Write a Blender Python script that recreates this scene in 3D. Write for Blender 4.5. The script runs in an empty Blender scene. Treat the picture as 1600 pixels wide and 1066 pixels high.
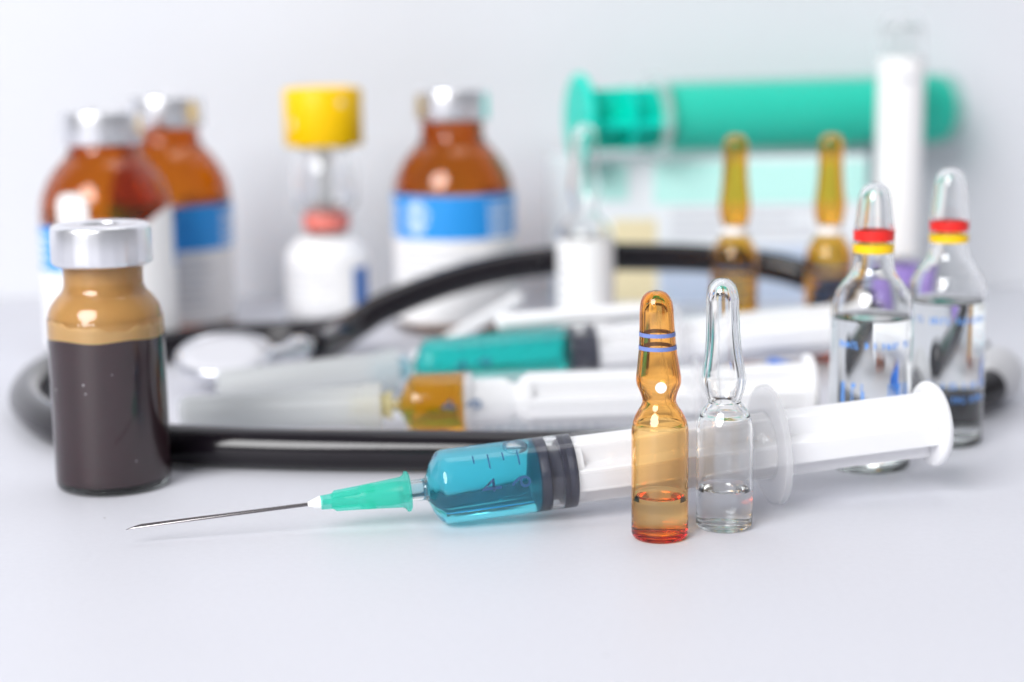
import bpy, math, random
from mathutils import Vector, Matrix, Quaternion
random.seed(7)
MM = 0.001
sc = bpy.context.scene
C = sc.collection

# ------------------------------------------------------------------ camera
cam = bpy.data.cameras.new('camera'); cam_o = bpy.data.objects.new('camera', cam); C.objects.link(cam_o)
cam.lens = 60; cam.sensor_width = 36; cam.clip_start = 0.01; cam.clip_end = 20
PITCH = math.radians(10.05); ROLL = 0.0125
fwd = Vector((0, math.cos(PITCH), -math.sin(PITCH))); up = Vector((0, math.sin(PITCH), math.cos(PITCH))); rgt = Vector((1, 0, 0))
r2 = rgt*math.cos(ROLL) - up*math.sin(ROLL); u2 = up*math.cos(ROLL) + rgt*math.sin(ROLL)
cam_o.matrix_world = Matrix(((r2.x, u2.x, -fwd.x, 0), (r2.y, u2.y, -fwd.y, 0), (r2.z, u2.z, -fwd.z, 0.0936), (0, 0, 0, 1)))
cam.dof.use_dof = True; cam.dof.focus_distance = 0.320; cam.dof.aperture_fstop = 8.2
sc.camera = cam_o

# ------------------------------------------------------------------ world and lamps
w = bpy.data.worlds.new('World'); sc.world = w; w.use_nodes = True
bg = w.node_tree.nodes['Background']; bg.inputs[0].default_value = (0.93, 0.945, 1.0, 1); bg.inputs[1].default_value = 0.36

def softbox(name, loc, target, size, watts, col=(1, 1, 1), shape='DISK'):
    l = bpy.data.lights.new(name, 'AREA'); l.shape = shape; l.size = size; l.energy = watts; l.color = col
    o = bpy.data.objects.new(name, l); C.objects.link(o); o.location = loc
    o.rotation_euler = (Vector(target) - Vector(loc)).to_track_quat('-Z', 'Y').to_euler()
    return o
softbox('key_softbox', (-0.80, -0.94, 1.04), (0.0, 0.46, 0.03), 1.15, 43)
softbox('top_softbox', (0.10, 0.62, 1.05), (0.02, 0.42, 0.0), 0.60, 2.0)

vs = sc.view_settings; vs.view_transform = 'Standard'; vs.look = 'None'; vs.gamma = 1; vs.exposure = 0.02; vs.use_curve_mapping = False
sc.render.engine = 'CYCLES'
cy = sc.cycles
cy.max_bounces = 18; cy.transmission_bounces = 18; cy.glossy_bounces = 8; cy.diffuse_bounces = 5; cy.transparent_max_bounces = 24; cy.volume_bounces = 0
cy.caustics_reflective = True; cy.caustics_refractive = True; cy.blur_glossy = 0.3; cy.sample_clamp_indirect = 20.0
cy.use_denoising = True; cy.use_adaptive_sampling = True; cy.adaptive_threshold = 0.02
try: cy.denoiser = 'OPENIMAGEDENOISE'
except Exception: pass

# ------------------------------------------------------------------ materials
def new_mat(name):
    m = bpy.data.materials.new(name); m.use_nodes = True; nt = m.node_tree; nt.nodes.clear()
    out = nt.nodes.new('ShaderNodeOutputMaterial'); return m, nt, out

def principled(name, col, rough=0.4, metal=0.0, trans=0.0, sss=0.0, ior=1.45, noise=None, bump=None, coat=0.0, spec=0.5):
    m, nt, out = new_mat(name); p = nt.nodes.new('ShaderNodeBsdfPrincipled')
    p.inputs['Base Color'].default_value = (*col, 1); p.inputs['Roughness'].default_value = rough
    p.inputs['Metallic'].default_value = metal; p.inputs['Transmission Weight'].default_value = trans; p.inputs['IOR'].default_value = ior
    p.inputs['Coat Weight'].default_value = coat; p.inputs['Specular IOR Level'].default_value = spec
    if sss:
        p.inputs['Subsurface Weight'].default_value = sss; p.inputs['Subsurface Radius'].default_value = (1, 1, 1); p.inputs['Subsurface Scale'].default_value = 0.002
    tc = nt.nodes.new('ShaderNodeTexCoord')
    if noise:
        scale, amt = noise
        n = nt.nodes.new('ShaderNodeTexNoise'); n.inputs['Scale'].default_value = scale; n.inputs['Detail'].default_value = 5
        mx = nt.nodes.new('ShaderNodeMix'); mx.data_type = 'RGBA'; mx.inputs[6].default_value = (*[c*(1-amt) for c in col], 1); mx.inputs[7].default_value = (*[min(1, c*(1+amt)) for c in col], 1)
        nt.links.new(tc.outputs['Object'], n.inputs['Vector']); nt.links.new(n.outputs['Fac'], mx.inputs[0]); nt.links.new(mx.outputs[2], p.inputs['Base Color'])
    if bump:
        scale, st, dist = bump
        n = nt.nodes.new('ShaderNodeTexNoise'); n.inputs['Scale'].default_value = scale; n.inputs['Detail'].default_value = 6
        b = nt.nodes.new('ShaderNodeBump'); b.inputs['Strength'].default_value = st; b.inputs['Distance'].default_value = dist
        nt.links.new(tc.outputs['Object'], n.inputs['Vector']); nt.links.new(n.outputs['Fac'], b.inputs['Height']); nt.links.new(b.outputs[0], p.inputs['Normal'])
    nt.links.new(p.outputs[0], out.inputs['Surface'])
    return m

def glass(name, absorb=None, rough=0.0, tint=(1, 1, 1)):
    """Glass whose IOR at each face is stored in the mesh attribute 'ior' (air side 1.5, wet side 1.13); absorption per metre."""
    m, nt, out = new_mat(name)
    g = nt.nodes.new('ShaderNodeBsdfGlass'); g.inputs['Color'].default_value = (*tint, 1); g.inputs['Roughness'].default_value = rough
    a = nt.nodes.new('ShaderNodeAttribute'); a.attribute_name = 'ior'
    nt.links.new(a.outputs['Fac'], g.inputs['IOR']); nt.links.new(g.outputs[0], out.inputs['Surface'])
    if absorb:
        d = max(absorb)*1.001; v = nt.nodes.new('ShaderNodeVolumeAbsorption')
        v.inputs['Color'].default_value = (*[1 - x/d for x in absorb], 1); v.inputs['Density'].default_value = d
        nt.links.new(v.outputs[0], out.inputs['Volume'])
        try: m.cycles.homogeneous_volume = True
        except Exception: pass
    return m

def sheer(name, col, alpha, rough=0.25, trl=0.5):
    """Milky translucent plastic: part lets straight through, part scatters."""
    m, nt, out = new_mat(name)
    t = nt.nodes.new('ShaderNodeBsdfTransparent'); t.inputs[0].default_value = (*[min(1, 0.5 + 0.5*c) for c in col], 1)
    p = nt.nodes.new('ShaderNodeBsdfPrincipled'); p.inputs['Base Color'].default_value = (*col, 1); p.inputs['Roughness'].default_value = rough
    tl = nt.nodes.new('ShaderNodeBsdfTranslucent'); tl.inputs[0].default_value = (*col, 1)
    m1 = nt.nodes.new('ShaderNodeMixShader'); m1.inputs[0].default_value = trl
    m2 = nt.nodes.new('ShaderNodeMixShader'); m2.inputs[0].default_value = alpha
    nt.links.new(p.outputs[0], m1.inputs[1]); nt.links.new(tl.outputs[0], m1.inputs[2])
    nt.links.new(t.outputs[0], m2.inputs[1]); nt.links.new(m1.outputs[0], m2.inputs[2]); nt.links.new(m2.outputs[0], out.inputs['Surface'])
    return m

M = {}
M['table'] = principled('table_paint', (0.62, 0.622, 0.672), 0.48, noise=(700, 0.035), bump=(2400, 0.22, 0.0002), spec=0.35)
def add_specks(m):
    nt = m.node_tree; p = next(n for n in nt.nodes if n.type == 'BSDF_PRINCIPLED'); src = p.inputs['Base Color'].links[0].from_socket
    tc = next(n for n in nt.nodes if n.type == 'TEX_COORD')
    vo_ = nt.nodes.new('ShaderNodeTexVoronoi'); vo_.inputs['Scale'].default_value = 62; nt.links.new(tc.outputs['Object'], vo_.inputs['Vector'])
    sp = nt.nodes.new('ShaderNodeSeparateColor'); nt.links.new(vo_.outputs['Color'], sp.inputs[0])
    lim = nt.nodes.new('ShaderNodeMath'); lim.operation = 'MULTIPLY'; lim.inputs[1].default_value = 0.022; nt.links.new(sp.outputs[0], lim.inputs[0])
    lt = nt.nodes.new('ShaderNodeMath'); lt.operation = 'LESS_THAN'; nt.links.new(vo_.outputs['Distance'], lt.inputs[0]); nt.links.new(lim.outputs[0], lt.inputs[1])
    big = nt.nodes.new('ShaderNodeTexNoise'); big.inputs['Scale'].default_value = 14; big.inputs['Detail'].default_value = 6; nt.links.new(tc.outputs['Object'], big.inputs['Vector'])
    mr = nt.nodes.new('ShaderNodeMapRange'); mr.inputs[3].default_value = 0.965; mr.inputs[4].default_value = 1.03; nt.links.new(big.outputs['Fac'], mr.inputs[0])
    mu = nt.nodes.new('ShaderNodeMix'); mu.data_type = 'RGBA'; mu.blend_type = 'MULTIPLY'; mu.inputs[0].default_value = 1; nt.links.new(src, mu.inputs[6]); nt.links.new(mr.outputs[0], mu.inputs[7])
    mx = nt.nodes.new('ShaderNodeMix'); mx.data_type = 'RGBA'; nt.links.new(lt.outputs[0], mx.inputs[0]); nt.links.new(mu.outputs[2], mx.inputs[6]); mx.inputs[7].default_value = (0.34, 0.33, 0.35, 1)
    nt.links.new(mx.outputs[2], p.inputs['Base Color'])
add_specks(M['table'])
M['wall'] = principled('wall_paint', (0.655, 0.665, 0.70), 0.7, noise=(40, 0.01))
M['glass'] = glass('clear_glass', (9, 5, 7))
M['amber'] = glass('amber_glass', (14, 480, 1500))
M['amber_dark'] = glass('dark_amber_glass', (160, 560, 2900))
M['amber_tall'] = glass('olive_amber_glass', (100, 640, 2600))
M['water'] = glass('clear_liquid', (2, 1, 1))
M['blue_liq'] = glass('blue_liquid', (190, 11, 0.5))
M['teal_liq'] = glass('teal_liquid', (320, 7, 16))
M['yellow_liq'] = glass('yellow_liquid', (6, 75, 460))
M['clear_plastic'] = glass('clear_plastic', None, 0.03)
def barrel_mat():
    """Polypropylene: faces against liquid (attribute 'ior' below 1.9) refract, dry faces are thin hazy plastic."""
    m, nt, out = new_mat('barrel_plastic'); N = nt.nodes.new; L = nt.links.new
    a = N('ShaderNodeAttribute'); a.attribute_name = 'ior'
    gl = N('ShaderNodeBsdfGlass'); gl.inputs['Roughness'].default_value = 0.02; L(a.outputs['Fac'], gl.inputs['IOR'])
    hz = N('ShaderNodeBsdfTranslucent'); hz.inputs[0].default_value = (0.85, 0.87, 0.88, 1)
    m0 = N('ShaderNodeMixShader'); m0.inputs[0].default_value = 0.05; L(gl.outputs[0], m0.inputs[1]); L(hz.outputs[0], m0.inputs[2])
    tr = N('ShaderNodeBsdfTransparent'); df = N('ShaderNodeBsdfDiffuse'); df.inputs[0].default_value = (0.88, 0.88, 0.89, 1)
    m1 = N('ShaderNodeMixShader'); m1.inputs[0].default_value = 0.3; L(df.outputs[0], m1.inputs[1]); L(hz.outputs[0], m1.inputs[2])
    m2 = N('ShaderNodeMixShader'); m2.inputs[0].default_value = 0.09; L(tr.outputs[0], m2.inputs[1]); L(m1.outputs[0], m2.inputs[2])
    go = N('ShaderNodeBsdfGlossy'); go.inputs['Roughness'].default_value = 0.12
    m3 = N('ShaderNodeMixShader'); m3.inputs[0].default_value = 0.04; L(m2.outputs[0], m3.inputs[1]); L(go.outputs[0], m3.inputs[2])
    gt = N('ShaderNodeMath'); gt.operation = 'GREATER_THAN'; gt.inputs[1].default_value = 1.9; L(a.outputs['Fac'], gt.inputs[0])
    m4 = N('ShaderNodeMixShader'); L(gt.outputs[0], m4.inputs[0]); L(m0.outputs[0], m4.inputs[1]); L(m3.outputs[0], m4.inputs[2]); L(m4.outputs[0], out.inputs['Surface'])
    return m
M['barrel'] = barrel_mat()
def tinted_liquid(key, col, amt):
    nt = M[key].node_tree; out = nt.nodes['Material Output']; old = out.inputs['Surface'].links[0].from_socket
    d = nt.nodes.new('ShaderNodeBsdfDiffuse'); d.inputs[0].default_value = (*col, 1); t_ = nt.nodes.new('ShaderNodeBsdfTranslucent'); t_.inputs[0].default_value = (*col, 1)
    a_ = nt.nodes.new('ShaderNodeMixShader'); b_ = nt.nodes.new('ShaderNodeMixShader'); b_.inputs[0].default_value = amt
    nt.links.new(d.outputs[0], a_.inputs[1]); nt.links.new(t_.outputs[0], a_.inputs[2]); nt.links.new(old, b_.inputs[1]); nt.links.new(a_.outputs[0], b_.inputs[2]); nt.links.new(b_.outputs[0], out.inputs['Surface'])
tinted_liquid('blue_liq', (0.06, 0.58, 1.0), 0.11); tinted_liquid('teal_liq', (0.02, 0.80, 0.72), 0.12); tinted_liquid('yellow_liq', (0.96, 0.60, 0.01), 0.2)
M['dark_liq'] = principled('dark_brown_liquid', (0.042, 0.012, 0.018), 0.3, noise=(300, 0.15))
M['foam'] = sheer('tan_foam_film', (0.95, 0.56, 0.16), 0.90, 0.45, 0.35)
M['foam_pale'] = sheer('pale_foam', (0.97, 0.64, 0.24), 0.97, 0.45, 0.3)
M['drop_white'] = principled('dried_drop', (0.6, 0.58, 0.6), 0.3)
M['bubble'] = glass('air_bubble')
M['alu'] = principled('brushed_aluminium', (0.84, 0.84, 0.87), 0.30, 1.0, bump=(260, 0.10, 0.0003))
M['steel'] = principled('needle_steel', (0.22, 0.205, 0.21), 0.25, 1.0)
M['chrome'] = principled('satin_chrome', (0.75, 0.76, 0.80), 0.22, 1.0)
M['rubber'] = principled('stopper_rubber', (0.040, 0.043, 0.075), 0.32)
M['grey_rubber'] = principled('grey_stopper', (0.25, 0.25, 0.27), 0.5)
M['tube'] = principled('black_tubing', (0.007, 0.005, 0.008), 0.13, bump=(900, 0.04, 0.0002))
M['white_plastic'] = principled('white_plastic', (0.82, 0.82, 0.835), 0.30, sss=0.25)
M['milky'] = sheer('milky_plastic', (0.95, 0.95, 0.96), 0.34, 0.22, 0.5)
M['sheath'] = sheer('sheath_plastic', (0.86, 0.87, 0.87), 0.50, 0.25, 0.5)
M['sheath_cream'] = sheer('cream_hub_plastic', (0.90, 0.84, 0.55), 0.55, 0.25, 0.5)
M['sheath_blue'] = sheer('pale_blue_hub_plastic', (0.55, 0.80, 0.88), 0.55, 0.25, 0.5)
M['thin_clear'] = sheer('thin_clear_plastic', (0.75, 0.92, 0.88), 0.05, 0.15, 0.5)
M['hub_green'] = sheer('green_hub_plastic', (0.18, 0.88, 0.76), 0.36, 0.16, 0.6)
M['glue'] = principled('white_glue', (0.90, 0.90, 0.88), 0.3, sss=0.3)
M['green_plastic'] = principled('green_plunger_plastic', (0.0, 0.66, 0.52), 0.36, sss=0.1, spec=0.35)
M['paper'] = principled('label_paper', (0.88, 0.87, 0.87), 0.55, noise=(400, 0.015))
M['print_blue'] = principled('label_blue', (0.02, 0.30, 0.78), 0.45)
M['print_dblue'] = principled('label_dark_blue', (0.01, 0.12, 0.42), 0.4)
M['print_white'] = principled('label_white_print', (0.80, 0.90, 1.0), 0.5)
M['print_grey'] = principled('label_grey_print', (0.55, 0.56, 0.60), 0.5)
M['ink_blue'] = principled('ampoule_blue_ink', (0.12, 0.33, 0.80), 0.5)
M['band_blue'] = principled('band_blue', (0.17, 0.23, 0.52), 0.5)
M['red'] = principled('band_red', (0.80, 0.02, 0.015), 0.4)
M['yellow'] = principled('band_yellow', (0.95, 0.60, 0.0), 0.4)
M['yellow_cap'] = principled('yellow_cap_plastic', (0.95, 0.57, 0.0), 0.42, sss=0.1, spec=0.3)
M['red_ring'] = principled('red_ring_plastic', (0.78, 0.20, 0.16), 0.4)
M['white_dot'] = principled('white_paint', (0.92, 0.92, 0.92), 0.35)
M['purple'] = principled('purple_cap', (0.36, 0.25, 0.66), 0.4)
M['cobalt'] = principled('cobalt_cap', (0.0, 0.14, 0.62), 0.35)
M['diaphragm'] = principled('diaphragm_disc', (0.60, 0.60, 0.64), 0.35)
M['ear_grey'] = principled('ear_tip_silicone', (0.60, 0.60, 0.62), 0.4)
M['tick'] = principled('graduation_ink', (0.03, 0.09, 0.20), 0.5)
M['carton'] = principled('carton_board', (0.80, 0.83, 0.86), 0.25)
M['carton_teal'] = principled('carton_teal_reflection', (0.52, 0.86, 0.80), 0.25)  # flat teal standing in for the green syringe's reflection
M['carton_tan'] = principled('carton_tan_print', (0.78, 0.68, 0.44), 0.3)
M['carton_blue'] = principled('carton_blue_print', (0.50, 0.58, 0.72), 0.25)
M['residue'] = principled('powder_white', (0.86, 0.86, 0.86), 0.8)

# ------------------------------------------------------------------ builders
def link(name, me, mat, parent=None):
    o = bpy.data.objects.new(name, me); C.objects.link(o)
    if mat is not None: me.materials.append(M[mat] if isinstance(mat, str) else mat)
    if parent is not None: o.parent = parent
    return o

def tag(o, label=None, cat=None, group=None, kind=None):
    if label: o['label'] = label
    if cat: o['category'] = cat
    if group: o['group'] = group
    if kind: o['kind'] = kind
    return o

def empty(name, loc=(0, 0, 0), label=None, cat=None, group=None):
    o = bpy.data.objects.new(name, None); C.objects.link(o); o.empty_display_size = 0.005
    o.location = [c*MM for c in loc]
    return tag(o, label, cat, group)

def mesh(name, vs_, fs, smooth=True, iors=None):
    me = bpy.data.meshes.new(name); me.from_pydata([[c*MM for c in v] for v in vs_], [], fs); me.update()
    if smooth: me.polygons.foreach_set('use_smooth', [True]*len(me.polygons))
    if iors is not None:
        a = me.attributes.new('ior', 'FLOAT', 'FACE'); a.data.foreach_set('value', iors)
    return me

def curve(pts, n=5, closed=False):
    """Catmull-Rom through points; a point repeated twice is a corner."""
    out = []; N = len(pts)
    for i in range(N - 1):
        p1, p2 = pts[i], pts[i+1]
        if p1[:2] == p2[:2]: continue
        p0 = pts[i-1] if i > 0 else p1; p3 = pts[i+2] if i + 2 < N else p2
        for k in range(n):
            t = k/n; t2 = t*t; t3 = t2*t
            out.append(tuple(0.5*((2*b) + (-a+c)*t + (2*a-5*b+4*c-d)*t2 + (-a+3*b-3*c+d)*t3) for a, b, c, d in zip(p0, p1, p2, p3)))
    out.append(tuple(pts[-1])); return out

def lathe_data(prof, seg=64, ior=None, shape=None):
    """prof: (r, z) or (r, z, ior) open polyline, swept round z. Rising profile = outward normals."""
    V, F, I = [], [], []; rows = []
    for p in prof:
        r, z = max(0.0, p[0]), p[1]
        if r < 1e-4: rows.append([len(V)]); V.append((0, 0, z))
        else:
            row = []
            for j in range(seg):
                a = 2*math.pi*j/seg; rr = r*(shape(a, z) if shape else 1)
                row.append(len(V)); V.append((rr*math.cos(a), rr*math.sin(a), z))
            rows.append(row)
    for i in range(len(rows) - 1):
        A, B = rows[i], rows[i+1]; io = prof[i][2] if len(prof[i]) > 2 else ior
        if len(A) == 1 and len(B) == 1: continue
        for j in range(seg):
            k = (j + 1) % seg
            if len(A) == 1: F.append((A[0], B[k], B[j]))
            elif len(B) == 1: F.append((A[j], A[k], B[0]))
            else: F.append((A[j], A[k], B[k], B[j]))
            I.append(io if io else 1.5)
    return V, F, I

def lathe(name, prof, mat, parent=None, seg=64, ior=1.5, shape=None, z0=0.0, shear=None, smooth_angle=None):
    V, F, I = lathe_data(prof, seg, ior, shape)
    if shear:
        zs, k = shear; V = [(x + (k*(z - zs)*min(1, max(0, (z-zs)/6)) if z > zs else 0), y, z) for x, y, z in V]
    if z0: V = [(x, y, z + z0) for x, y, z in V]
    me = mesh(name, V, F, True, I)
    if smooth_angle:
        me.set_sharp_from_angle(angle=math.radians(smooth_angle))
    return link(name, me, mat, parent)

def patch(name, r, a0, a1, z0, z1, mat, parent=None, th=0.08, n=None, rfun=None, cut=None):
    """Curved thin sheet on a cylinder of radius r, angles in degrees (-90 faces the camera)."""
    n = n or max(2, int(abs(a1 - a0)/6)); V, F = [], []
    for j in range(n + 1):
        t = j/n; a = math.radians(a0 + (a1 - a0)*t); zb, zt = (z0, z1) if cut is None else cut(t, z0, z1)
        for rr in (r, r + th):
            for z in (zb, zt):
                q = rr if rfun is None else rr + rfun(t, z)
                V.append((q*math.cos(a), q*math.sin(a), z))
    for j in range(n):
        a = 4*j; b = a + 4
        F += [(a+2, b+2, b+3, a+3), (a+1, b+1, b, a), (a+3, b+3, b+1, a+1), (a, b, b+2, a+2)]
    F += [(0, 2, 3, 1), (4*n+1, 4*n+3, 4*n+2, 4*n)]
    return link(name, mesh(name, V, F, False), mat, parent)

def box(name, x0, x1, y0, y1, z0, z1, mat, parent=None, bev=0.0):
    V = [(x, y, z) for x in (x0, x1) for y in (y0, y1) for z in (z0, z1)]
    F = [(0, 1, 3, 2), (4, 6, 7, 5), (0, 4, 5, 1), (2, 3, 7, 6), (0, 2, 6, 4), (1, 5, 7, 3)]
    o = link(name, mesh(name, V, F, False), mat, parent)
    if bev:
        b = o.modifiers.new('bevel', 'BEVEL'); b.width = bev*MM; b.segments = 3
    return o

def tube(name, pts, r, mat, parent=None, seg=24, n=8, caps=True, rfun=None):
    P = [Vector(p) for p in curve([tuple(p) for p in pts], n)]
    V, F = [], []; t0 = (P[1] - P[0]).normalized(); nrm = t0.orthogonal().normalized()
    T = []
    for i in range(len(P)):
        a = P[max(0, i-1)]; b = P[min(len(P)-1, i+1)]; T.append((b - a).normalized())
    rings = []
    N_ = len(P)
    for i in range(N_):
        if i: nrm = T[i-1].rotation_difference(T[i]) @ nrm
        bi = T[i].cross(nrm); rr = r if rfun is None else r*rfun(i/(N_-1))
        rings.append([(P[i] + nrm*(rr*math.cos(2*math.pi*j/seg)) + bi*(rr*math.sin(2*math.pi*j/seg))) for j in range(seg)])
    if caps:
        pre = []; post = []
        for k in (0.15, 0.45, 0.8):
            c = math.sin(math.pi/2*k); s = math.cos(math.pi/2*k)
            pre.insert(0, [P[0] + (q - P[0])*s - T[0]*(r*c*0.6*(rfun(0) if rfun else 1)) for q in rings[0]])
            post.append([P[-1] + (q - P[-1])*s + T[-1]*(r*c*0.6*(rfun(1) if rfun else 1)) for q in rings[-1]])
        rings = pre + rings + post
    for ring in rings: V += [tuple(q) for q in ring]
    for i in range(len(rings) - 1):
        for j in range(seg):
            k = (j+1) % seg; F.append((i*seg+j, i*seg+k, (i+1)*seg+k, (i+1)*seg+j))
    F.append(tuple(reversed(range(seg)))); F.append(tuple((len(rings)-1)*seg + j for j in range(seg)))
    return link(name, mesh(name, V, F, True), mat, parent)

def aim(o, p, d, roll=0.0):
    """Place o at p (mm) with local +Z along d, local +X near world up-side roll."""
    z = Vector(d).normalized(); y = Vector((0, 0, 1)).cross(z).normalized(); x = y.cross(z)
    m = Matrix((x, y, z)).transposed().to_4x4() @ Matrix.Rotation(roll, 4, 'Z')
    m.translation = Vector([c*MM for c in p]); o.matrix_world = m

WET = 1.5/1.333
def wet(pts, z): return [(p[0], p[1], WET if p[1] <= z + 1e-6 else 1.5) for p in pts]

# ------------------------------------------------------------------ setting
def sheet(name, V, mat):
    o = link(name, mesh(name, V, [(0, 1, 2, 3)], False), mat); tag(o, kind='structure'); return o
tag(sheet('table', [(-1400, -900, 0), (1400, -900, 0), (1400, 634, 0), (-1400, 634, 0)], 'table'), 'pale lavender white table top under all the medicines', 'table')
tag(sheet('wall', [(-1400, 634.4, -5), (1400, 634.4, -5), (1400, 634.4, 900), (-1400, 634.4, 900)], 'wall'), 'plain pale lavender wall behind the medicines', 'wall')

# ------------------------------------------------------------------ vessels
def ampoule(name, loc, outer, th, liquid_z, glass_mat, label, cat='ampoule', group=None, stem_th=None, tilt=0.0, liq='water', base_th=1.1, shear=None, seg=72):
    root = empty(name, loc, label, cat, group)
    R0 = max(p[0] for p in outer if p[1] < 8); top = outer[-1][1]
    out = curve([(0, 0.9), (R0*0.45, 0.62), (R0*0.74, 0.05), (R0*0.9, 0.12), (R0*0.985, 0.75), (R0, 1.5)] + outer, 5)
    inner = []
    for r, z in reversed(out):
        if z < base_th + 0.8: break
        t = th if (stem_th is None or z < 22) else stem_th
        inner.append((max(0.0, r - t), z if z < top - 4 else z - t*0.75*max(0, (z-(top-4))/4)))
    inner[0] = (0.0, inner[0][1])
    ri = inner[-1][0]
    inner += [(ri*0.96, base_th + 0.35), (ri*0.8, base_th + 0.12), (ri*0.45, base_th + 0.4), (0, base_th + 0.55)]
    if liquid_z: inner = wet(inner, liquid_z + 0.7)
    g = [(p[0], p[1], 1.5) for p in out] + [(q if len(q) > 2 else (q[0], q[1], 1.5)) for q in inner]
    lathe('glass_body', g, glass_mat, root, seg, shear=shear)
    if liquid_z:
        rr = ri - 0.03
        side = [(0, base_th + 0.58, 1.0), (ri*0.45, base_th + 0.43, 1.0), (ri*0.8, base_th + 0.15, 1.0), (ri*0.955, base_th + 0.38, 1.0), (rr, base_th + 0.9, 1.0), (rr, liquid_z + 0.7, 1.333)]
        men = [(rr*0.97, liquid_z + 0.40, 1.333), (rr*0.90, liquid_z + 0.15, 1.333), (rr*0.78, liquid_z + 0.03, 1.333), (rr*0.5, liquid_z - 0.02, 1.333), (0, liquid_z - 0.03, 1.333)]
        lathe('liquid', side + men, liq, root, seg)
    root.rotation_euler = (0, tilt, 0)
    return root

def ring(name, r0, r1, z0, z1, mat, parent, shear=None, th=0.05, seg=64):
    prof = [(r0 - th, z0), (r0 + th, z0), (r1 + th, z1), (r1 - th, z1), (r0 - th, z0)]
    return lathe(name, prof, mat, parent, seg, shear=shear, smooth_angle=30)

# front amber ampoule
SH_A = (21, -0.030)
amp_prof = [(5.37, 5), (5.37, 12), (5.37, 18), (5.36, 20.6), (5.05, 22.6), (4.25, 24.3), (3.45, 25.6), (3.15, 26.7), (3.5, 28.1), (4.1, 29.6), (4.22, 30.8), (4.05, 32.2), (3.75, 34.5), (3.5, 36.6), (3.32, 39.5), (3.2, 42), (3.08, 44.2), (2.65, 45.9), (1.6, 47.05), (0, 47.4)]
a = ampoule('ampoule', (27.6, 312.9, 0), amp_prof, 0.45, 8.0, 'amber', 'small amber glass ampoule with two blue rings and a white dot, in front', stem_th=0.75, shear=SH_A)
ring('blue_ring', 3.36, 3.31, 38.85, 39.6, 'band_blue', a, SH_A)
ring('blue_ring', 3.53, 3.47, 36.35, 37.1, 'band_blue', a, SH_A)
# white dot on the bulb, facing the viewer
V, F = [(0, 0, 0)], []
for j in range(28):
    t = 2*math.pi*j/28; V.append((1.06*math.cos(t), 0, 1.06*math.sin(t)))
for j in range(28): F.append((0, 1 + j, 1 + (j+1) % 28))
V2 = []
for x, y, z in V:
    zz = 29.75 + z; rr = 4.20 - 0.10*max(0, -z); V2.append((x - 0.19, -math.sqrt(max(0.01, (rr + 0.05)**2 - x*x)), zz))
link('white_dot', mesh('white_dot', V2, F), 'white_dot', a)

# front clear ampoule
SH_C = (20, -0.028)
clr_prof = [(5.45, 5), (5.45, 12), (5.45, 17.5), (5.42, 19.8), (5.1, 21.3), (4.45, 22.9), (3.5, 24.2), (3.12, 24.9), (3.4, 25.8), (3.9, 27.3), (4.2, 29), (4.1, 30.3), (3.85, 32), (3.55, 34), (3.3, 36.8), (3.18, 40), (3.12, 43), (3.08, 45), (2.65, 47), (1.6, 48.25), (0, 48.65)]
ampoule('ampoule', (40.6, 319.2, 0), clr_prof, 0.45, 7.6, 'glass', 'small clear glass ampoule with a long plain stem beside the front amber one', stem_th=0.95, shear=SH_C)

# two big clear ampoules on the right, red and yellow rings, blue print
big_prof = [(8.85, 6), (8.85, 18), (8.85, 30), (8.83, 34), (8.5, 36.8), (7.6, 39.2), (6.2, 41.2), (5.0, 42.8), (4.45, 44.6), (4.25, 46.7), (4.35, 49), (4.3, 52), (4.0, 54.5), (3.75, 56.8), (3.5, 59), (2.9, 60.9), (1.7, 62), (0, 62.4)]
def print_rows(root, r, rows, mat, seed):
    rnd = random.Random(seed)
    for (z, h, a0, a1) in rows:
        a = a0
        while a < a1:
            wdt = rnd.uniform(3.5, 7.5)
            k = rnd.random()
            if k < 0.82:
                o = patch('print_stroke', r, a, a + 1.7, z, z + h, mat, root, 0.03, 1)
                patch('print_stroke', r, a + 1.7, a + wdt*0.7, z + rnd.choice((0, h*0.4, h*0.78)), z + rnd.choice((0.22, 0.62, 1.0))*h + 0.02, mat, root, 0.031, 1)
            a += wdt + 1.2
def big_ampoule(loc, label, prof, dz, rows, seed, rz=0):
    a = ampoule('ampoule', loc, prof, 0.6, 33.0, 'glass', label, group='clear ampoules with red and yellow rings', stem_th=0.7, base_th=1.4)
    ring('red_ring', 4.32, 4.36, 50.0 + dz, 52.2 + dz, 'red', a, th=0.03)
    ring('yellow_ring', 4.34, 4.36, 47.4 + dz, 49.2 + dz, 'yellow', a, th=0.03)
    print_rows(a, 8.87, rows, 'ink_blue', seed)
    a.rotation_euler[2] = rz
    return a
big_ampoule((78.1, 365.1, 0), 'clear ampoule with red and yellow rings standing behind the front syringe plunger', big_prof, 0, [(27.5, 1.6, -150, -40), (15.5, 4.6, -145, -110), (15.5, 4.6, -85, -40), (12.2, 1.5, -150, -40)], 3)
big_prof2 = [(r, z if z < 40 else 40 + (z - 40)*1.06) for r, z in big_prof]
big_ampoule((99.9, 387.0, 0), 'clear ampoule with red and yellow rings, rightmost, nearest the grey ear tip', big_prof2, -0.6, [(29, 1.6, -150, -35), (14.0, 1.7, -130, -30), (10.8, 1.7, -130, -30)], 5)

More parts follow.
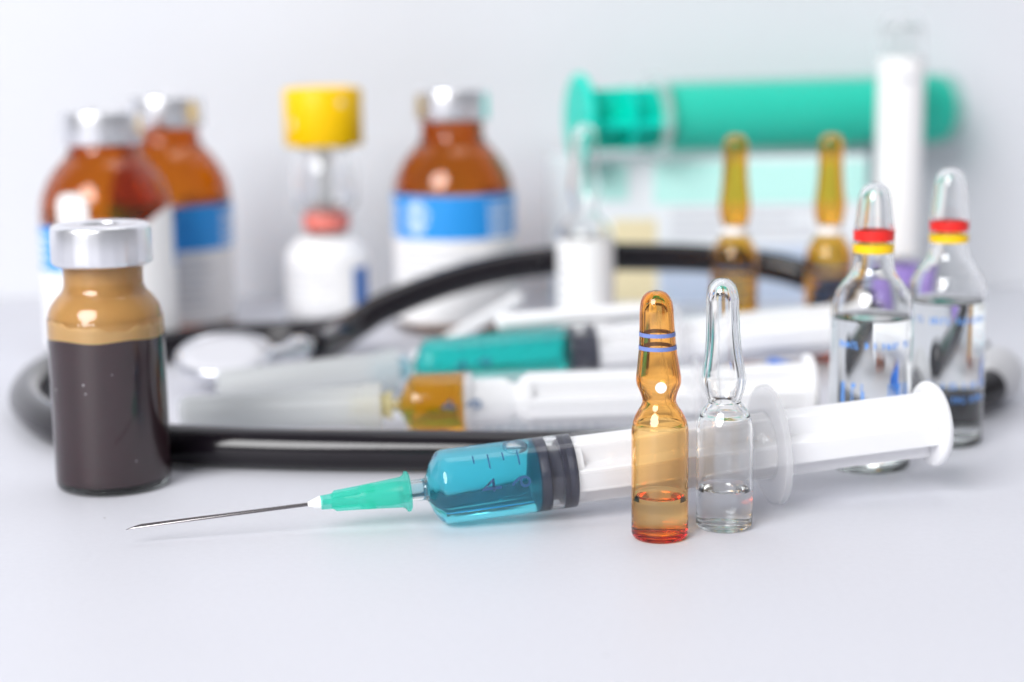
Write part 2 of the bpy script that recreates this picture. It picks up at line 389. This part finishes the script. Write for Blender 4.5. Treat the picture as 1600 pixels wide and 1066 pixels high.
# two tall amber ampoules behind
tall_prof = [(6.8, 6), (6.8, 18), (6.8, 27), (6.7, 30.5), (6.0, 33), (4.8, 35), (3.7, 36.6), (3.35, 38.2), (3.7, 40), (4.3, 42), (4.55, 44.5), (4.4, 47), (4.0, 50), (3.7, 53.5), (3.55, 57), (3.5, 59), (3.65, 61), (3.5, 63), (2.6, 64.8), (1.3, 65.5), (0, 65.7)]
for x, y, lab in ((65.2, 494.3, 'tall amber ampoule with a white neck band behind the syringes, left of its twin'), (92.4, 492.4, 'tall amber ampoule with a white neck band behind the syringes, nearest the test tube')):
    a = ampoule('ampoule', (x, y, 0), tall_prof, 0.6, 24.0, 'amber_tall', lab, group='tall amber ampoules', base_th=1.2, seg=48)
    ring('white_ring', 3.6, 3.42, 36.9, 39.2, 'white_dot', a, th=0.35, seg=48)
    for k in range(4):
        patch('print_stroke', 6.82, -150, -30, 18 + k*3, 18.8 + k*3, 'tick', a, 0.03)

# white-labelled clear ampoule
wl_prof = [(8.6, 6), (8.6, 18), (8.6, 30), (8.5, 34.5), (7.6, 37.2), (5.8, 39.4), (4.2, 41.2), (3.7, 43), (4.0, 45), (4.75, 47), (4.9, 49), (4.6, 52), (4.2, 55.5), (3.95, 60), (3.85, 64), (3.2, 66.6), (1.8, 67.9), (0, 68.2)]
a = ampoule('ampoule', (22.5, 513.1, 0), wl_prof, 0.6, 30.0, 'glass', 'clear ampoule wrapped in a plain white label in front of the black tubing', seg=48, base_th=1.3)
patch('label', 8.64, -178, 165, 3, 34.2, 'paper', a, 0.12)
for k in range(7): patch('print_stroke', 8.77, -160, -135 + (k % 3)*6, 9 + k*3.2, 9.9 + k*3.2, 'print_grey', a, 0.03)

# ------------------------------------------------------------------ vials
def crimp_cap(root, r, z0, z1, hole=0.42, seg=64):
    h = z1 - z0
    prof = [(r*0.80, z0 + 0.1), (r*0.93, z0 - 0.15), (r*0.985, z0 + 0.25), (r, z0 + 0.9), (r, z1 - 1.1), (r*0.985, z1 - 0.45), (r*0.94, z1 - 0.05), (r*0.80, z1), (r*hole, z1), (r*hole*0.97, z1 - 0.15), (r*hole*0.97, z1 - 0.6), (0, z1 - 0.6)]
    cap = lathe('cap', prof, 'alu', root, max(seg, 96), shape=lambda a, z: 1 - (0.007*math.sin(24*a) + 0.003*math.sin(7*a + 1) if z < z0 + 1.0 else 0.0012*math.sin(5*a + 2)))
    lathe('stopper', [(0, z1 - 1.4), (r*hole*0.9, z1 - 1.4), (r*hole*0.9, z1 - 0.35), (r*hole*0.6, z1 - 0.25), (0, z1 - 0.25)], 'grey_rubber', cap, 32)
    return cap

# dark brown vial in front
v = empty('vial', (-86.2, 357.7, 0), 'glass vial of dark brown liquid with a silver crimp cap, front left', 'vial')
vo = curve([(0, 0.9), (6, 0.7), (9.6, 0.05), (11.1, 0.15), (11.95, 0.9), (12.15, 2.4), (12.15, 2.4), (12.15, 18), (12.15, 34.5), (12.0, 36.9), (11.25, 39.2), (10.0, 41.0), (8.8, 42.3), (8.3, 43.9), (8.3, 46.5), (8.4, 49)], 5)
vi = [(7.0, 49), (7.0, 43.6), (7.6, 41.7), (8.9, 40.2), (10.1, 38.6), (10.85, 36.5), (11.0, 34), (11.0, 2.9), (10.6, 1.8), (8.5, 1.4), (0, 1.8)]
lathe('glass_body', [(r, z, 1.5) for r, z in vo] + wet(curve(vi, 4), 60), 'glass', v, 96)
lathe('liquid', [(0, 1.88), (8.5, 1.48), (10.5, 1.9), (10.93, 3.0), (10.95, 30), (10.95, 32.9), (10.3, 32.5), (8, 32.4), (0, 32.4)], 'dark_liq', v, 96, smooth_angle=50)
fo = curve([(10.94, 32.92), (10.93, 34), (10.78, 36.5), (10.02, 38.5), (8.82, 40.1), (7.52, 41.6), (6.93, 43.6), (6.93, 48.6)], 4)
lathe('foam_film', fo + [(r - 0.5, z) for r, z in reversed(fo)] + [fo[0]], 'foam', v, 96)
fb = [(10.965, 32.95), (10.965, 35.0), (10.90, 35.9)]
V, F, I = lathe_data(fb + [(r - 0.4, z) for r, z in reversed(fb)] + [fb[0]], 96)
wob = lambda x, y: 0.45*math.sin(2*math.atan2(y, x) + 0.6) + 0.22*math.sin(7*math.atan2(y, x)) + 0.12*math.sin(17*math.atan2(y, x) + 2)
V = [(x, y, z + (wob(x, y)*1.3 if z > 34 else (0.0 if z > 33.5 else 0.22*math.sin(5*math.atan2(y, x)) - 0.25))) for x, y, z in V]
link('foam_band', mesh('foam_band', V, F, True, I), 'foam_pale', v)
rb = random.Random(11)
for k in range(7):
    a_ = math.radians(rb.uniform(-165, -25)); z_ = rb.uniform(4, 40); q = rb.uniform(0.10, 0.22)
    R_ = 12.16 if z_ < 34 else 12.16 - (z_ - 34)*0.18
    d_ = lathe('droplet', [(0, -0.3*q), (q*0.8, 0.0), (q, 0.3*q), (q*0.7, 0.75*q), (0, q)], 'drop_white', v, 10)
    d_.matrix_basis = Matrix.Translation(Vector((R_*math.cos(a_), R_*math.sin(a_), z_))*MM) @ Vector((math.cos(a_), math.sin(a_), 0)).to_track_quat('Z', 'Y').to_matrix().to_4x4()
crimp_cap(v, 10.45, 48.0, 56.4, 0.44, 96)

# big amber vials
def amber_vial(loc, H, label, label_top, blue_h, flap=False, rz=0, fill=30):
    root = empty('vial', loc, label, 'vial', 'large amber vials with crimp caps')
    R = 19.8; k = H
    out = curve([(0, 1.2), (10, 1.0), (16, 0.1), (18.6, 0.3), (19.6, 1.6), (R, 4), (R, 4), (R, 20), (R, 41), (19.65, 45), (18.9, 49), (17.2, 53), (14.7, 56.8), (12.0, 59.8), (10.5, 62.2), (10.2, 64.5), (10.4, H - 8)], 5)
    inn = [(8.2, H - 8), (8.4, 62), (10.4, 59.2), (13.2, 56.0), (15.7, 52.2), (17.4, 48), (18.1, 44), (18.2, 40), (18.2, 5), (17, 2.6), (0, 2.8)]
    inn = wet(curve(inn, 4), fill)
    lathe('glass_body', [(r, z, 1.5) for r, z in out] + inn, 'amber_dark', root, 72)
    lathe('liquid', [(0, 2.9, 1.0), (17, 2.7, 1.0), (18.15, 5, 1.0), (18.15, fill + 0.6, 1.333), (17.2, fill, 1.333), (0, fill, 1.333)], 'water', root, 72)
    crimp_cap(root, 12.3, H - 10, H, 0.45)
    lab = patch('label', R + 0.05, -215, 60, 3.5, label_top, 'paper', root, 0.12)
    patch('blue_panel', R + 0.18, -215, 60, label_top - blue_h, label_top - 0.1, 'print_blue', lab, 0.04)
    rnd = random.Random(int(H*10))
    # white print on the blue panel, and a round emblem
    for a0, a1 in ((-54, -22), (-205, -150)):
        z = label_top - 3
        while z > label_top - blue_h + 1.6:
            a = a0
            while a < a1 - 3:
                d = rnd.uniform(3, 8); patch('print_stroke', R + 0.23, a, min(a1, a + d), z - 1.2, z, 'print_white', lab, 0.02, 2); a += d + 1.6
            z -= 2.4
    n = 9
    for i in range(n):
        zz = -1 + 2*(i + 0.5)/n; half = 15*math.sqrt(max(0.02, 1 - zz*zz)); zc = label_top - blue_h/2
        patch('emblem_stroke', R + 0.23, -124 - half*(0.9 + 0.1*rnd.random()), -124 + half*(0.6 + 0.4*rnd.random()), zc + zz*5.2 - 0.45, zc + zz*5.2 + 0.35, 'print_white', lab, 0.02, 3)
    for i in range(6):
        patch('print_stroke', R + 0.18, -140, -60 - rnd.uniform(0, 25), label_top - blue_h - 4 - i*2.6, label_top - blue_h - 3.3 - i*2.6, 'print_grey', lab, 0.02)
    if flap:
        # loose hanger tabs of the label standing up in front of the glass
        patch('label_tab', R + 1.6, -128, -104, 28, 51, 'paper', root, 0.35, 8, rfun=lambda t, z: 1.8*max(0, (z - 30)/20), cut=lambda t, z0, z1: (z0, z1 - 3.0*(2*t - 1)**4))
        patch('label_tab', R + 1.4, -82, -38, 8, 46, 'paper', root, 0.35, 10, rfun=lambda t, z: 2.2*t, cut=lambda t, z0, z1: (z0, z1 - 11*(1 - t)**1.3))
    root.rotation_euler[2] = math.radians(rz)
    return root
amber_vial((-18.6, 558.7, 0), 77.8, 'large amber vial with a blue and white label beside the yellow-capped bottle', 44.8, 14.2)
amber_vial((-112.2, 563.0, 0), 76.4, 'large amber vial with a blue and white label, half hidden behind another amber vial', 42.0, 14.5, rz=28)
amber_vial((-122.4, 516.8, 0), 73.8, 'large amber vial with loose white label tabs right behind the dark brown vial', 40.5, 13.5, flap=True, rz=14)

# yellow-capped bottle
b = empty('medicine_bottle', (-60.9, 563.3, 0), 'white-labelled bottle with red collar, clear adapter and ribbed yellow cap', 'bottle')
bo = curve([(0, 1), (10, 0.6), (12.8, 0.4), (13.9, 1.8), (13.9, 1.8), (13.9, 20), (13.8, 23), (12.6, 26), (9.5, 29), (7, 31), (6.6, 32.5), (6.6, 37.4)], 5)
bi = curve([(5.4, 37.4), (5.4, 32), (8.6, 28.2), (11.6, 25.2), (12.6, 22.5), (12.7, 4), (11.5, 2), (0, 2)], 4)
lathe('glass_body', bo + bi, 'glass', b, 56)
lathe('powder', [(0, 2.1), (11.5, 2.1), (12.6, 4), (12.6, 13), (11, 14), (0, 13.4)], 'residue', b, 48)
sl = [(r + 0.06, z) for r, z in bo if 2.2 < z < 30.6]
lab = lathe('label', sl + [(r + 0.12, z) for r, z in reversed(sl)] + [sl[0]], 'paper', b, 56)
patch('blue_stripe', 14.06, -48, -18, 6, 20.5, 'print_dblue', lab, 0.05)
for k in range(6): patch('print_stroke', 14.06, -150, -75 - (k % 3)*8, 7 + k*2.4, 7.9 + k*2.4, 'print_grey', lab, 0.03)
ringp = [(6.7, 32.4), (7.5, 32.4), (7.7, 33), (7.7, 37), (7.4, 37.6), (5.0, 37.6), (5.0, 36.6), (6.7, 36.6), (6.7, 32.4)]
lathe('red_collar', ringp, 'red_ring', b, 48, smooth_angle=40)
ad = [(5.2, 37.7, 1.49), (8.2, 37.8, 1.49), (10.4, 40, 1.49), (10.8, 43, 1.49), (10.8, 53, 1.49), (9.6, 56, 1.49), (8.2, 58, 1.49), (8.2, 60.3, 1.49), (6.9, 60.3, 1.49), (6.9, 57.6, 1.49), (8.4, 55.4, 1.49), (9.6, 52.6, 1.49), (9.6, 43.4, 1.49), (9.3, 41, 1.49), (7.4, 39.1, 1.49), (5.2, 38.9, 1.49), (5.2, 37.7, 1.49)]
lathe('clear_adapter', ad, 'clear_plastic', b, 56)
lathe('inner_spike', curve([(0, 38.8), (2.6, 38.9), (2.4, 46), (1.6, 54), (2.4, 58), (0, 58.2)], 3), 'sheath', b, 24)
cap = lathe('yellow_cap', [(0, 59.9), (12.4, 59.9), (12.8, 60.4), (12.8, 77.6), (12.3, 78.4), (9.5, 78.8), (9.1, 77.6), (0, 77.6)], 'yellow_cap', b, 120, shape=lambda a, z: 1 - 0.012*(math.sin(a*20) > 0.2)*(61 < z < 78), smooth_angle=40)
for aa in (-140, -62): patch('cap_notch', 12.78, aa, aa + 9, 66 if aa < -100 else 73, 68.5 if aa < -100 else 75, 'carton_tan', cap, 0.05, 3)

# ------------------------------------------------------------------ inverted test tube
t = empty('test_tube', (130.7, 575.1, 0), 'inverted clear test tube with a white label and a purple stopper', 'test tube')
to = curve([(7.6, 9.5), (7.6, 30), (7.6, 60), (7.6, 92), (7.2, 96), (5.6, 98.9), (3, 100.2), (0, 100.5)], 5)
ti = curve([(0, 99.5), (2.7, 99.2), (5.0, 98), (6.4, 95.5), (6.75, 92), (6.75, 60), (6.75, 9.5)], 5)
lathe('glass_body', to + ti + [to[0]], 'glass', t, 48)
patch('label', 7.66, -200, 110, 20, 86, 'paper', t, 0.15)
lathe('stopper', [(0, 0), (8.1, 0), (8.5, 0.6), (8.5, 16.5), (8.1, 17.2), (7.72, 17.3)], 'purple', t, 60, shape=lambda a, z: 1 - 0.015*(math.sin(a*15) > 0), smooth_angle=40)
patch('print_stroke', 7.83, -112, -70, 78, 79.5, 'print_grey', t, 0.03)

# ------------------------------------------------------------------ carton with the big green syringe on top
cb = empty('carton', (14, 594, 0), 'pale blue-white carton with tan print and a painted teal reflection below the big green syringe', 'carton')
box('carton_body', 0, 110.5, 0, 33, 0, 52.3, 'carton', cb, 0.5)
for nm, x0, x1, z0, z1, m_ in (('teal_reflection', 36, 110, 36, 50.5, 'carton_teal'), ('teal_reflection', 8, 27, 37.5, 50, 'carton_teal'), ('tan_panel', 21.5, 37, 1.5, 31, 'carton_tan'), ('blue_panel', 38, 110, 1, 21, 'carton_blue'), ('blue_panel', 0.8, 20.5, 1, 21, 'carton_blue')):  # teal pieces: reflection of the green syringe painted on the carton front
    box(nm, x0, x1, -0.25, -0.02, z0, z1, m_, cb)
for k in range(4): box('print_line', 42, 100 - 8*(k % 3), -0.25, -0.02, 24 + 3*k, 25.2 + 3*k, 'print_grey', cb)

g = empty('syringe', (0, 0, 0), 'big syringe with a teal green plunger lying on the carton', 'syringe')
# local z from thumb disc to nozzle
gl = 137
lathe('thumb_disc', curve([(0, -3), (13.2, -3), (15.4, -2.6), (16, -1.6), (15.4, -0.5), (13.2, -0.1), (0, -0.1)], 3), 'green_plastic', g, 56)
def cross_rod(name, parent, mat, z0, z1, hw, th, rotz=0.0):
    V, F = [], []
    pts = [(-th, -hw), (th, -hw), (th, -th), (hw, -th), (hw, th), (th, th), (th, hw), (-th, hw), (-th, th), (-hw, th), (-hw, -th), (-th, -th)]
    c, s = math.cos(rotz), math.sin(rotz)
    for z in (z0, z1): V += [(x*c - y*s, x*s + y*c, z) for x, y in pts]
    n = 12
    for j in range(n): F.append((j, (j+1) % n, n + (j+1) % n, n + j))
    F.append(tuple(reversed(range(n)))); F.append(tuple(range(n, 2*n)))
    o = link(name, mesh(name, V, F, False), mat, parent)
    bv = o.modifiers.new('bevel', 'BEVEL'); bv.width = 0.25*MM; bv.segments = 2
    return o
cross_rod('plunger_rod', g, 'green_plastic', -0.1, 118, 10.6, 1.0, math.radians(12))
lathe('rod_disc', [(0, 14), (10.9, 14), (10.9, 15.6), (0, 15.6)], 'green_plastic', g, 48, smooth_angle=40)
lathe('plunger_head', [(0, 112), (11.6, 112), (11.9, 113), (11.9, 131), (11, 134), (0, 137)], 'green_plastic', g, 48, smooth_angle=40)
lathe('plunger_sleeve', [(11.0, 30), (11.3, 30), (11.3, 112), (11.0, 112), (11.0, 30)], 'green_plastic', g, 48, smooth_angle=40)
lathe('barrel', [(12.1, 26), (13, 26), (13, 134), (12.4, 138), (6, 140), (2.6, 140.5), (2.4, 142), (1.4, 142), (1.8, 140), (5.5, 139), (11.6, 137), (12.1, 134), (12.1, 26)], 'thin_clear', g, 56, smooth_angle=40)
fl = lathe('finger_flange', curve([(12.2, 24), (17, 24), (18.2, 24.7), (18.2, 25.3), (17, 26), (12.2, 26)], 3) + [(12.2, 24)], 'milky', g, 56, shape=lambda a, z: (0.80 + 0.20*abs(math.sin(a))) if True else 1)
aim(g, (25.6, 583.0, 66.0), (133, 36, 0.9))

# ------------------------------------------------------------------ syringes of the same kind
def text_on_barrel(parent, s, r, z, ang, size, mat):
    cu = bpy.data.curves.new('digit', 'FONT'); cu.body = s; cu.size = size; cu.align_x = 'CENTER'; cu.align_y = 'CENTER'; cu.resolution_u = 3
    tmp = bpy.data.objects.new('digit', cu); C.objects.link(tmp)
    dg = bpy.context.evaluated_depsgraph_get(); me = bpy.data.meshes.new_from_object(tmp.evaluated_get(dg))
    bpy.data.objects.remove(tmp)
    for vt in me.vertices:
        a_ = ang + vt.co.x/r; zz = z - vt.co.y
        vt.co = (r*math.cos(a_)*MM, r*math.sin(a_)*MM, zz*MM)
    me.materials.clear()
    return link('digit', me, mat, parent)

def syringe(label, p, d, liquid_mat, liq_len, disc_z, needle, stop='rubber', flange_r=12.0, group='syringes', hub='hub_green', Lb=68.0, roll=0.0, marks=(1, 5), mark_ang=-150):
    """local z: 0 = barrel shoulder, +z towards thumb disc, -z towards needle."""
    s = empty('syringe', (0, 0, 0), label, 'syringe', group)
    R, Ri = 7.3, 6.5
    PI_ = 1.49; PW = 1.49/1.333
    # barrel: outer from flange end to nozzle tip written upward, so start at nozzle tip
    outer = curve([(1.5, -8.0), (1.95, -8.0), (1.95, -8.0), (2.15, -3.2), (2.15, -3.2), (2.6, -2.6), (4.6, -1.8), (4.6, -1.8), (6.6, -0.5), (7.15, 0.3), (R, 1.2), (R, 1.2), (R, 30), (R, Lb)], 4)
    inner = curve([(Ri, Lb), (Ri, 30), (Ri, 1.5), (Ri, 1.5), (6.0, 0.5), (4.0, -0.7), (4.0, -0.7), (1.2, -1.4), (1.1, -2.4), (1.05, -8.0)], 4)
    zd = liq_len + (7.4 if stop == 'rubber' else 2.2)
    dry = lambda z, k: 2.0 if z > zd - 0.05 else k
    def cutat(ps):
        o_ = []
        for q0, q1 in zip(ps, ps[1:]):
            o_.append(q0); za = zd
            if (q0[1] - za)*(q1[1] - za) < 0: t_ = (za - q0[1])/(q1[1] - q0[1]); o_.append((q0[0] + (q1[0] - q0[0])*t_, za))
        return o_ + [ps[-1]]
    outer = [(r, z, dry(z, PI_)) for r, z in cutat(outer)]; inner = cutat(inner)
    if stop == 'rubber':
        k_ = max(i for i, q in enumerate(inner) if q[1] > liq_len + 5) + 1
        inner = inner[:k_] + [(Ri, liq_len + 4.7), (Ri, liq_len + 2.45), (Ri, liq_len + 2.3)] + [q for q in inner[k_:] if q[1] < liq_len + 2.2]
    inner = [(r, z, 2.0 if z > zd + 0.01 else (PI_ if stop == 'rubber' and liq_len + 2.4 < z < liq_len + 4.75 else PW)) for r, z in inner]
    bar = lathe('barrel', outer + inner + [(1.5, -8.0, PI_)], 'barrel', s, 72)
    fl = lathe('finger_flange', curve([(6.6, Lb - 0.6), (flange_r - 0.5, Lb - 0.6), (flange_r, Lb - 0.2), (flange_r, Lb + 0.4), (flange_r - 0.4, Lb + 0.8), (6.6, Lb + 0.8)], 3) + [(6.6, Lb - 0.6)], 'milky', s, 72)
    if liq_len:
        rr = Ri - 0.03
        lathe('liquid', [(0, -6, 1.0), (1.0, -6, 1.0), (1.05, -1.5, 1.0), (3.95, -0.66, 1.0), (5.95, 0.55, 1.0), (rr, 1.55, 1.0), (rr, liq_len + 0.05, 1.0), (0, liq_len - 2.6, 1.0)][:7] + [(5.4, liq_len - 0.05, 1.0), (0, liq_len - 2.15, 1.0)], liquid_mat, s, 72)
    if needle == 'bare':
        V, F, I = lathe_data(curve([(0, -1.0), (0.72, -0.7), (1.0, 0), (0.72, 0.7), (0, 1.0)], 5), 32)
        V = [(-(Ri - 1.05) + x*0.95, y*2.7 - 0.3, z_*2.6 + liq_len - 3.6) for x, y, z_ in V]
        link('air_bubble', mesh('air_bubble', V, F, True, [0.75]*len(F)), 'bubble', s)
    z = liq_len
    if stop == 'rubber':
        st = [(0, z - 2.0), (3, z - 1.2), (5.4, z), (6.30, z + 0.15), (6.46, z + 0.5), (6.46, z + 2.1), (5.5, z + 2.5), (5.3, z + 3.6), (5.5, z + 4.6), (6.46, z + 4.8), (6.46, z + 5.5), (6.1, z + 5.75), (6.1, z + 6.0), (6.46, z + 6.3), (6.46, z + 7.3), (6.2, z + 7.6), (0, z + 7.6)]
        lathe('stopper', st, 'rubber', s, 64, smooth_angle=60); z1 = z + 7.6
    else:
        st = [(0, z - 2.0), (3, z - 1.2), (5.6, z), (6.46, z + 0.2), (6.46, z + 1.8), (5.6, z + 2.3), (5.6, z + 9.6), (4.2, z + 12), (4.2, z + 13), (5.9, z + 14), (5.9, z + 15), (0, z + 15)]
        lathe('stopper', st, 'white_plastic', s, 64, smooth_angle=60); z1 = z + 15
    rod = cross_rod('plunger_rod', s, 'white_plastic', z1, disc_z, 6.3, 2.3, roll)
    for zz in (z1 + 0.05,):
        lathe('rod_disc', [(0, zz), (5.95, zz), (5.95, zz + 1.3), (0, zz + 1.3)], 'white_plastic', rod, 48, smooth_angle=40)
    lathe('thumb_disc', curve([(0, disc_z), (7.4, disc_z), (8.6, disc_z + 0.35), (8.8, disc_z + 1.2), (8.4, disc_z + 2.0), (7.4, disc_z + 2.3), (0, disc_z + 2.3)], 3), 'white_plastic', s, 64)
    if marks:
        # angles: 0 is down, -90 faces the viewer, 180 is up
        for k in range(*marks):
            zz = 3.2 + k*2.9; wd = 26 if k % 2 == 0 else 15
            patch('graduation_mark', R + 0.02, mark_ang, mark_ang + wd, zz, zz + 0.28, 'tick', bar, 0.02, 3)
        for k, ch in ((2, '4'), (4, '6')):
            text_on_barrel(bar, ch, R + 0.03, 3.2 + k*2.9 + 0.2, math.radians(-98), 5.6, 'tick')
    if needle == 'bare':
        # hub from luer flange (z=-6.2) to tip (z=-24)
        h = [(2.05, -6.0), (3.5, -6.0), (3.95, -6.3), (3.95, -6.8), (3.3, -7.2), (3.0, -7.8), (2.65, -12), (2.45, -14.5), (2.3, -15.6), (1.75, -16.2), (1.6, -20), (1.35, -23.4), (0.5, -23.6), (0.5, -15), (2.0, -14), (2.3, -10), (2.05, -6.0)]
        hb = lathe('needle_hub', list(reversed(h)), hub, s, 56, smooth_angle=50)
        for k in range(4):
            a_ = math.radians(45 + 90*k); c_, s_ = math.cos(a_), math.sin(a_)
            V, F = [], []
            for off in (-0.3, 0.3):
                for rr, zz in ((1.3, -21.4), (2.15, -20.6), (2.55, -15.5), (2.75, -13.0), (1.8, -13.0)):
                    V.append((rr*c_ - off*s_, rr*s_ + off*c_, zz))
            F = [(4, 3, 2, 1, 0), (5, 6, 7, 8, 9)] + [(i, (i+1) % 5, 5 + (i+1) % 5, 5 + i) for i in range(5)]
            link('fin', mesh('fin', V, F, False), hub, hb)
        lathe('glue_bead', [(0, -26.0), (0.45, -25.9), (0.9, -24.7), (1.3, -23.6), (1.25, -23.0), (0, -23.0)], 'glue', s, 40)
        # hollow needle with bevelled point
        V, F = [], []; n = 20; r_ = 0.36
        for j in range(n):
            a_ = 2*math.pi*j/n; V.append((r_*math.cos(a_), r_*math.sin(a_), -25))
        for j in range(n):
            a_ = 2*math.pi*j/n; V.append((r_*math.cos(a_), r_*math.sin(a_), -60.4 + 1.55*(1 - math.cos(a_))))
        for j in range(n): F.append((j, n + j, n + (j+1) % n, (j+1) % n))
        for j in range(n):
            a_ = 2*math.pi*j/n; V.append((0.22*math.cos(a_), 0.22*math.sin(a_), -59.9 + 1.2*(1 - math.cos(a_))))
        for j in range(n): F.append((n + j, 2*n + j, 2*n + (j+1) % n, n + (j+1) % n))
        link('needle', mesh('needle', V, F), 'steel', s)
    else:
        h = [(0.4, -15), (2.2, -15), (2.4, -9), (3.0, -6.4), (3.5, -5.6), (3.5, -5.0), (2.1, -5.0), (1.98, -9), (0.4, -14)]
        lathe('needle_hub', h + [h[0]], hub, s, 40, smooth_angle=40)
        c = [(0, -56), (3.2, -55.7), (4.1, -54.5), (4.6, -30), (5.0, -12.4), (5.4, -12), (5.5, -7.4), (4.8, -7.4), (4.7, -11.6), (4.4, -13), (4.0, -30), (3.5, -54), (0, -55)]
        lathe('needle_cap', c, 'sheath', s, 40, smooth_angle=40)
    aim(s, p, d)
    return s


syringe('front syringe of blue liquid with a green needle hub and a bare steel needle', (-14.3, 322.9, 7.6), (125.19, 23.57, 8.9), 'blue_liq', 18.8, 101.0, 'bare', flange_r=12.1, Lb=67.2, roll=math.radians(8))
syringe('capped syringe holding a little yellow liquid, lying in the middle', (-24.0, 400.9, 7.45), (95.6, 0.5, 2.1), 'yellow_liq', 12.3, 94.0, 'capped', stop='plastic', flange_r=8.9, hub='sheath_cream', roll=math.radians(10), marks=(5, 15), mark_ang=-45)
syringe('capped syringe filled with teal liquid and a black stopper, behind the yellow one', (-23.0, 449.2, 7.45), (112, 15.0, 6.4), 'teal_liq', 38.5, 118.0, 'capped', flange_r=11.2, hub='sheath_blue', roll=math.radians(6), marks=(1, 12))

# ------------------------------------------------------------------ stethoscope
st = empty('stethoscope', (-60, 470, 0), 'black stethoscope looping round the syringes with a silver chest piece', 'stethoscope')
SO = Vector((-60, 470, 0))
def rel(pts): return [tuple(Vector(p) - SO) for p in pts]
TR = 4.5
tube('tubing', rel([(120, 420, 6.0), (112, 413, 4.9), (103, 407.5, 4.8), (94, 402.5, 4.8), (84, 393.5, 4.8), (73, 384, 4.8), (60, 374, 4.8), (42, 366, 4.8), (13.7, 362.6, 4.8), (-20, 364.8, 4.8), (-50, 368.0, 4.8), (-76.6, 373.9, 4.8), (-96.1, 383.2, 4.8), (-110.2, 397.3, 4.8), (-121.0, 418, 4.8), (-126.5, 437, 4.8), (-128.4, 457, 4.8), (-125.6, 471, 4.8), (-117.0, 485.0, 4.8), (-101.5, 500.5, 4.8), (-84.2, 511.5, 4.8), (-68.0, 513.0, 5.2), (-53, 507.5, 7.4), (-44, 507, 11)]), TR, 'tube', st)
tube('tubing', rel([(-56.0, 472.5, 9.2), (-53.5, 482, 7.6), (-51.6, 493, 7.4), (-47, 503.5, 9.6), (-38.6, 510, 14.1), (-19.4, 519, 20.3), (0.3, 526, 24.0), (23.4, 532, 25.7), (40.8, 535.5, 25.2), (61, 536, 24.3), (80.7, 532, 22.4), (94, 528, 18.8), (104, 530, 12.5), (112, 528, 7.0), (118, 520, 5.0), (121.5, 506, 4.8), (124, 488, 4.8), (126.5, 468, 4.9)]), TR, 'tube', st)
ear = lathe('ear_tip', curve([(0, -7.5), (3.6, -7.3), (5.8, -5.2), (7.1, -1.2), (6.9, 2.5), (5.2, 5.4), (2.6, 6.8), (1.4, 6.6), (0, 5.2)], 4), 'ear_grey', st, 40)
ear.matrix_basis = Matrix.Translation((Vector((123.3, 428.5, 7.2)) - SO)*MM) @ Vector((0.55, 0.75, 0.25)).to_track_quat('Z', 'Y').to_matrix().to_4x4()
ear2 = lathe('ear_tip', curve([(0, -5), (3.6, -4.8), (5.2, -2.5), (5.4, 1), (4.2, 4), (2, 5.2), (0, 5.2)], 4), 'tube', st, 40)
ear2.matrix_basis = Matrix.Translation((Vector((127.2, 464, 5.4)) - SO)*MM)
cp = lathe('chest_piece', curve([(0, -6.5), (4, -6.5), (6.0, -5.6), (7.0, -3.6), (10.5, -2.2), (12.6, -1.6), (13.2, -0.6), (13.3, 0.5), (12.9, 1.1), (12.2, 1.15)], 4) + [(11.9, 0.6), (0, 0.6)], 'chrome', st, 64)
lathe('diaphragm', [(0, 0.7), (11.8, 0.7), (11.8, 0.85), (8, 1.0), (0, 1.15)], 'diaphragm', cp, 64)
cp.matrix_basis = Matrix.Translation((Vector((-78.4, 457.5, 9.6)) - SO)*MM) @ Matrix.Rotation(math.radians(15), 4, 'X')
stem = tube('stem', rel([(-68, 463.5, 8.2), (-64, 466, 8.4), (-60, 469.5, 9.0), (-56.5, 472.2, 9.2)]), 2.6, 'chrome', st, rfun=lambda t_: 1.0 + 0.35*(0.55 < t_ < 0.8))

# ------------------------------------------------------------------ small white sticks and blue cap
s1 = tube('plastic_stick', [(-3, 456.6, 18.0), (10, 458.6, 18.6), (26, 461.0, 19.5), (38, 462.6, 20.2)], 2.4, 'white_plastic', None, rfun=lambda t_: 1.05 - 0.35*t_)
tag(s1, 'white rounded plastic stick resting on the teal syringe barrel', 'stick')
s2 = tube('plastic_stick', [(-27, 490, 2.3), (-18, 500, 5.8), (-8, 510, 10.2), (2, 519.5, 14.6)], 2.2, 'white_plastic', None)
tag(s2, 'white plastic stick slanting up under the black tubing arch', 'stick')
bc = lathe('needle_cap', [(0, 0), (4.1, 0), (4.4, 0.6), (3.8, 3.5), (2.6, 8), (1.5, 10), (0.5, 10.6), (0, 10.6)], 'cobalt', None, 40, smooth_angle=50)
tag(bc, 'small cobalt blue needle cap lying between two syringe plungers', 'needle cap')
bc.matrix_world = Matrix.Translation(Vector((69.0, 447.6, 4.42))*MM) @ Vector((0.96, 0.26, -0.12)).to_track_quat('Z', 'Y').to_matrix().to_4x4()
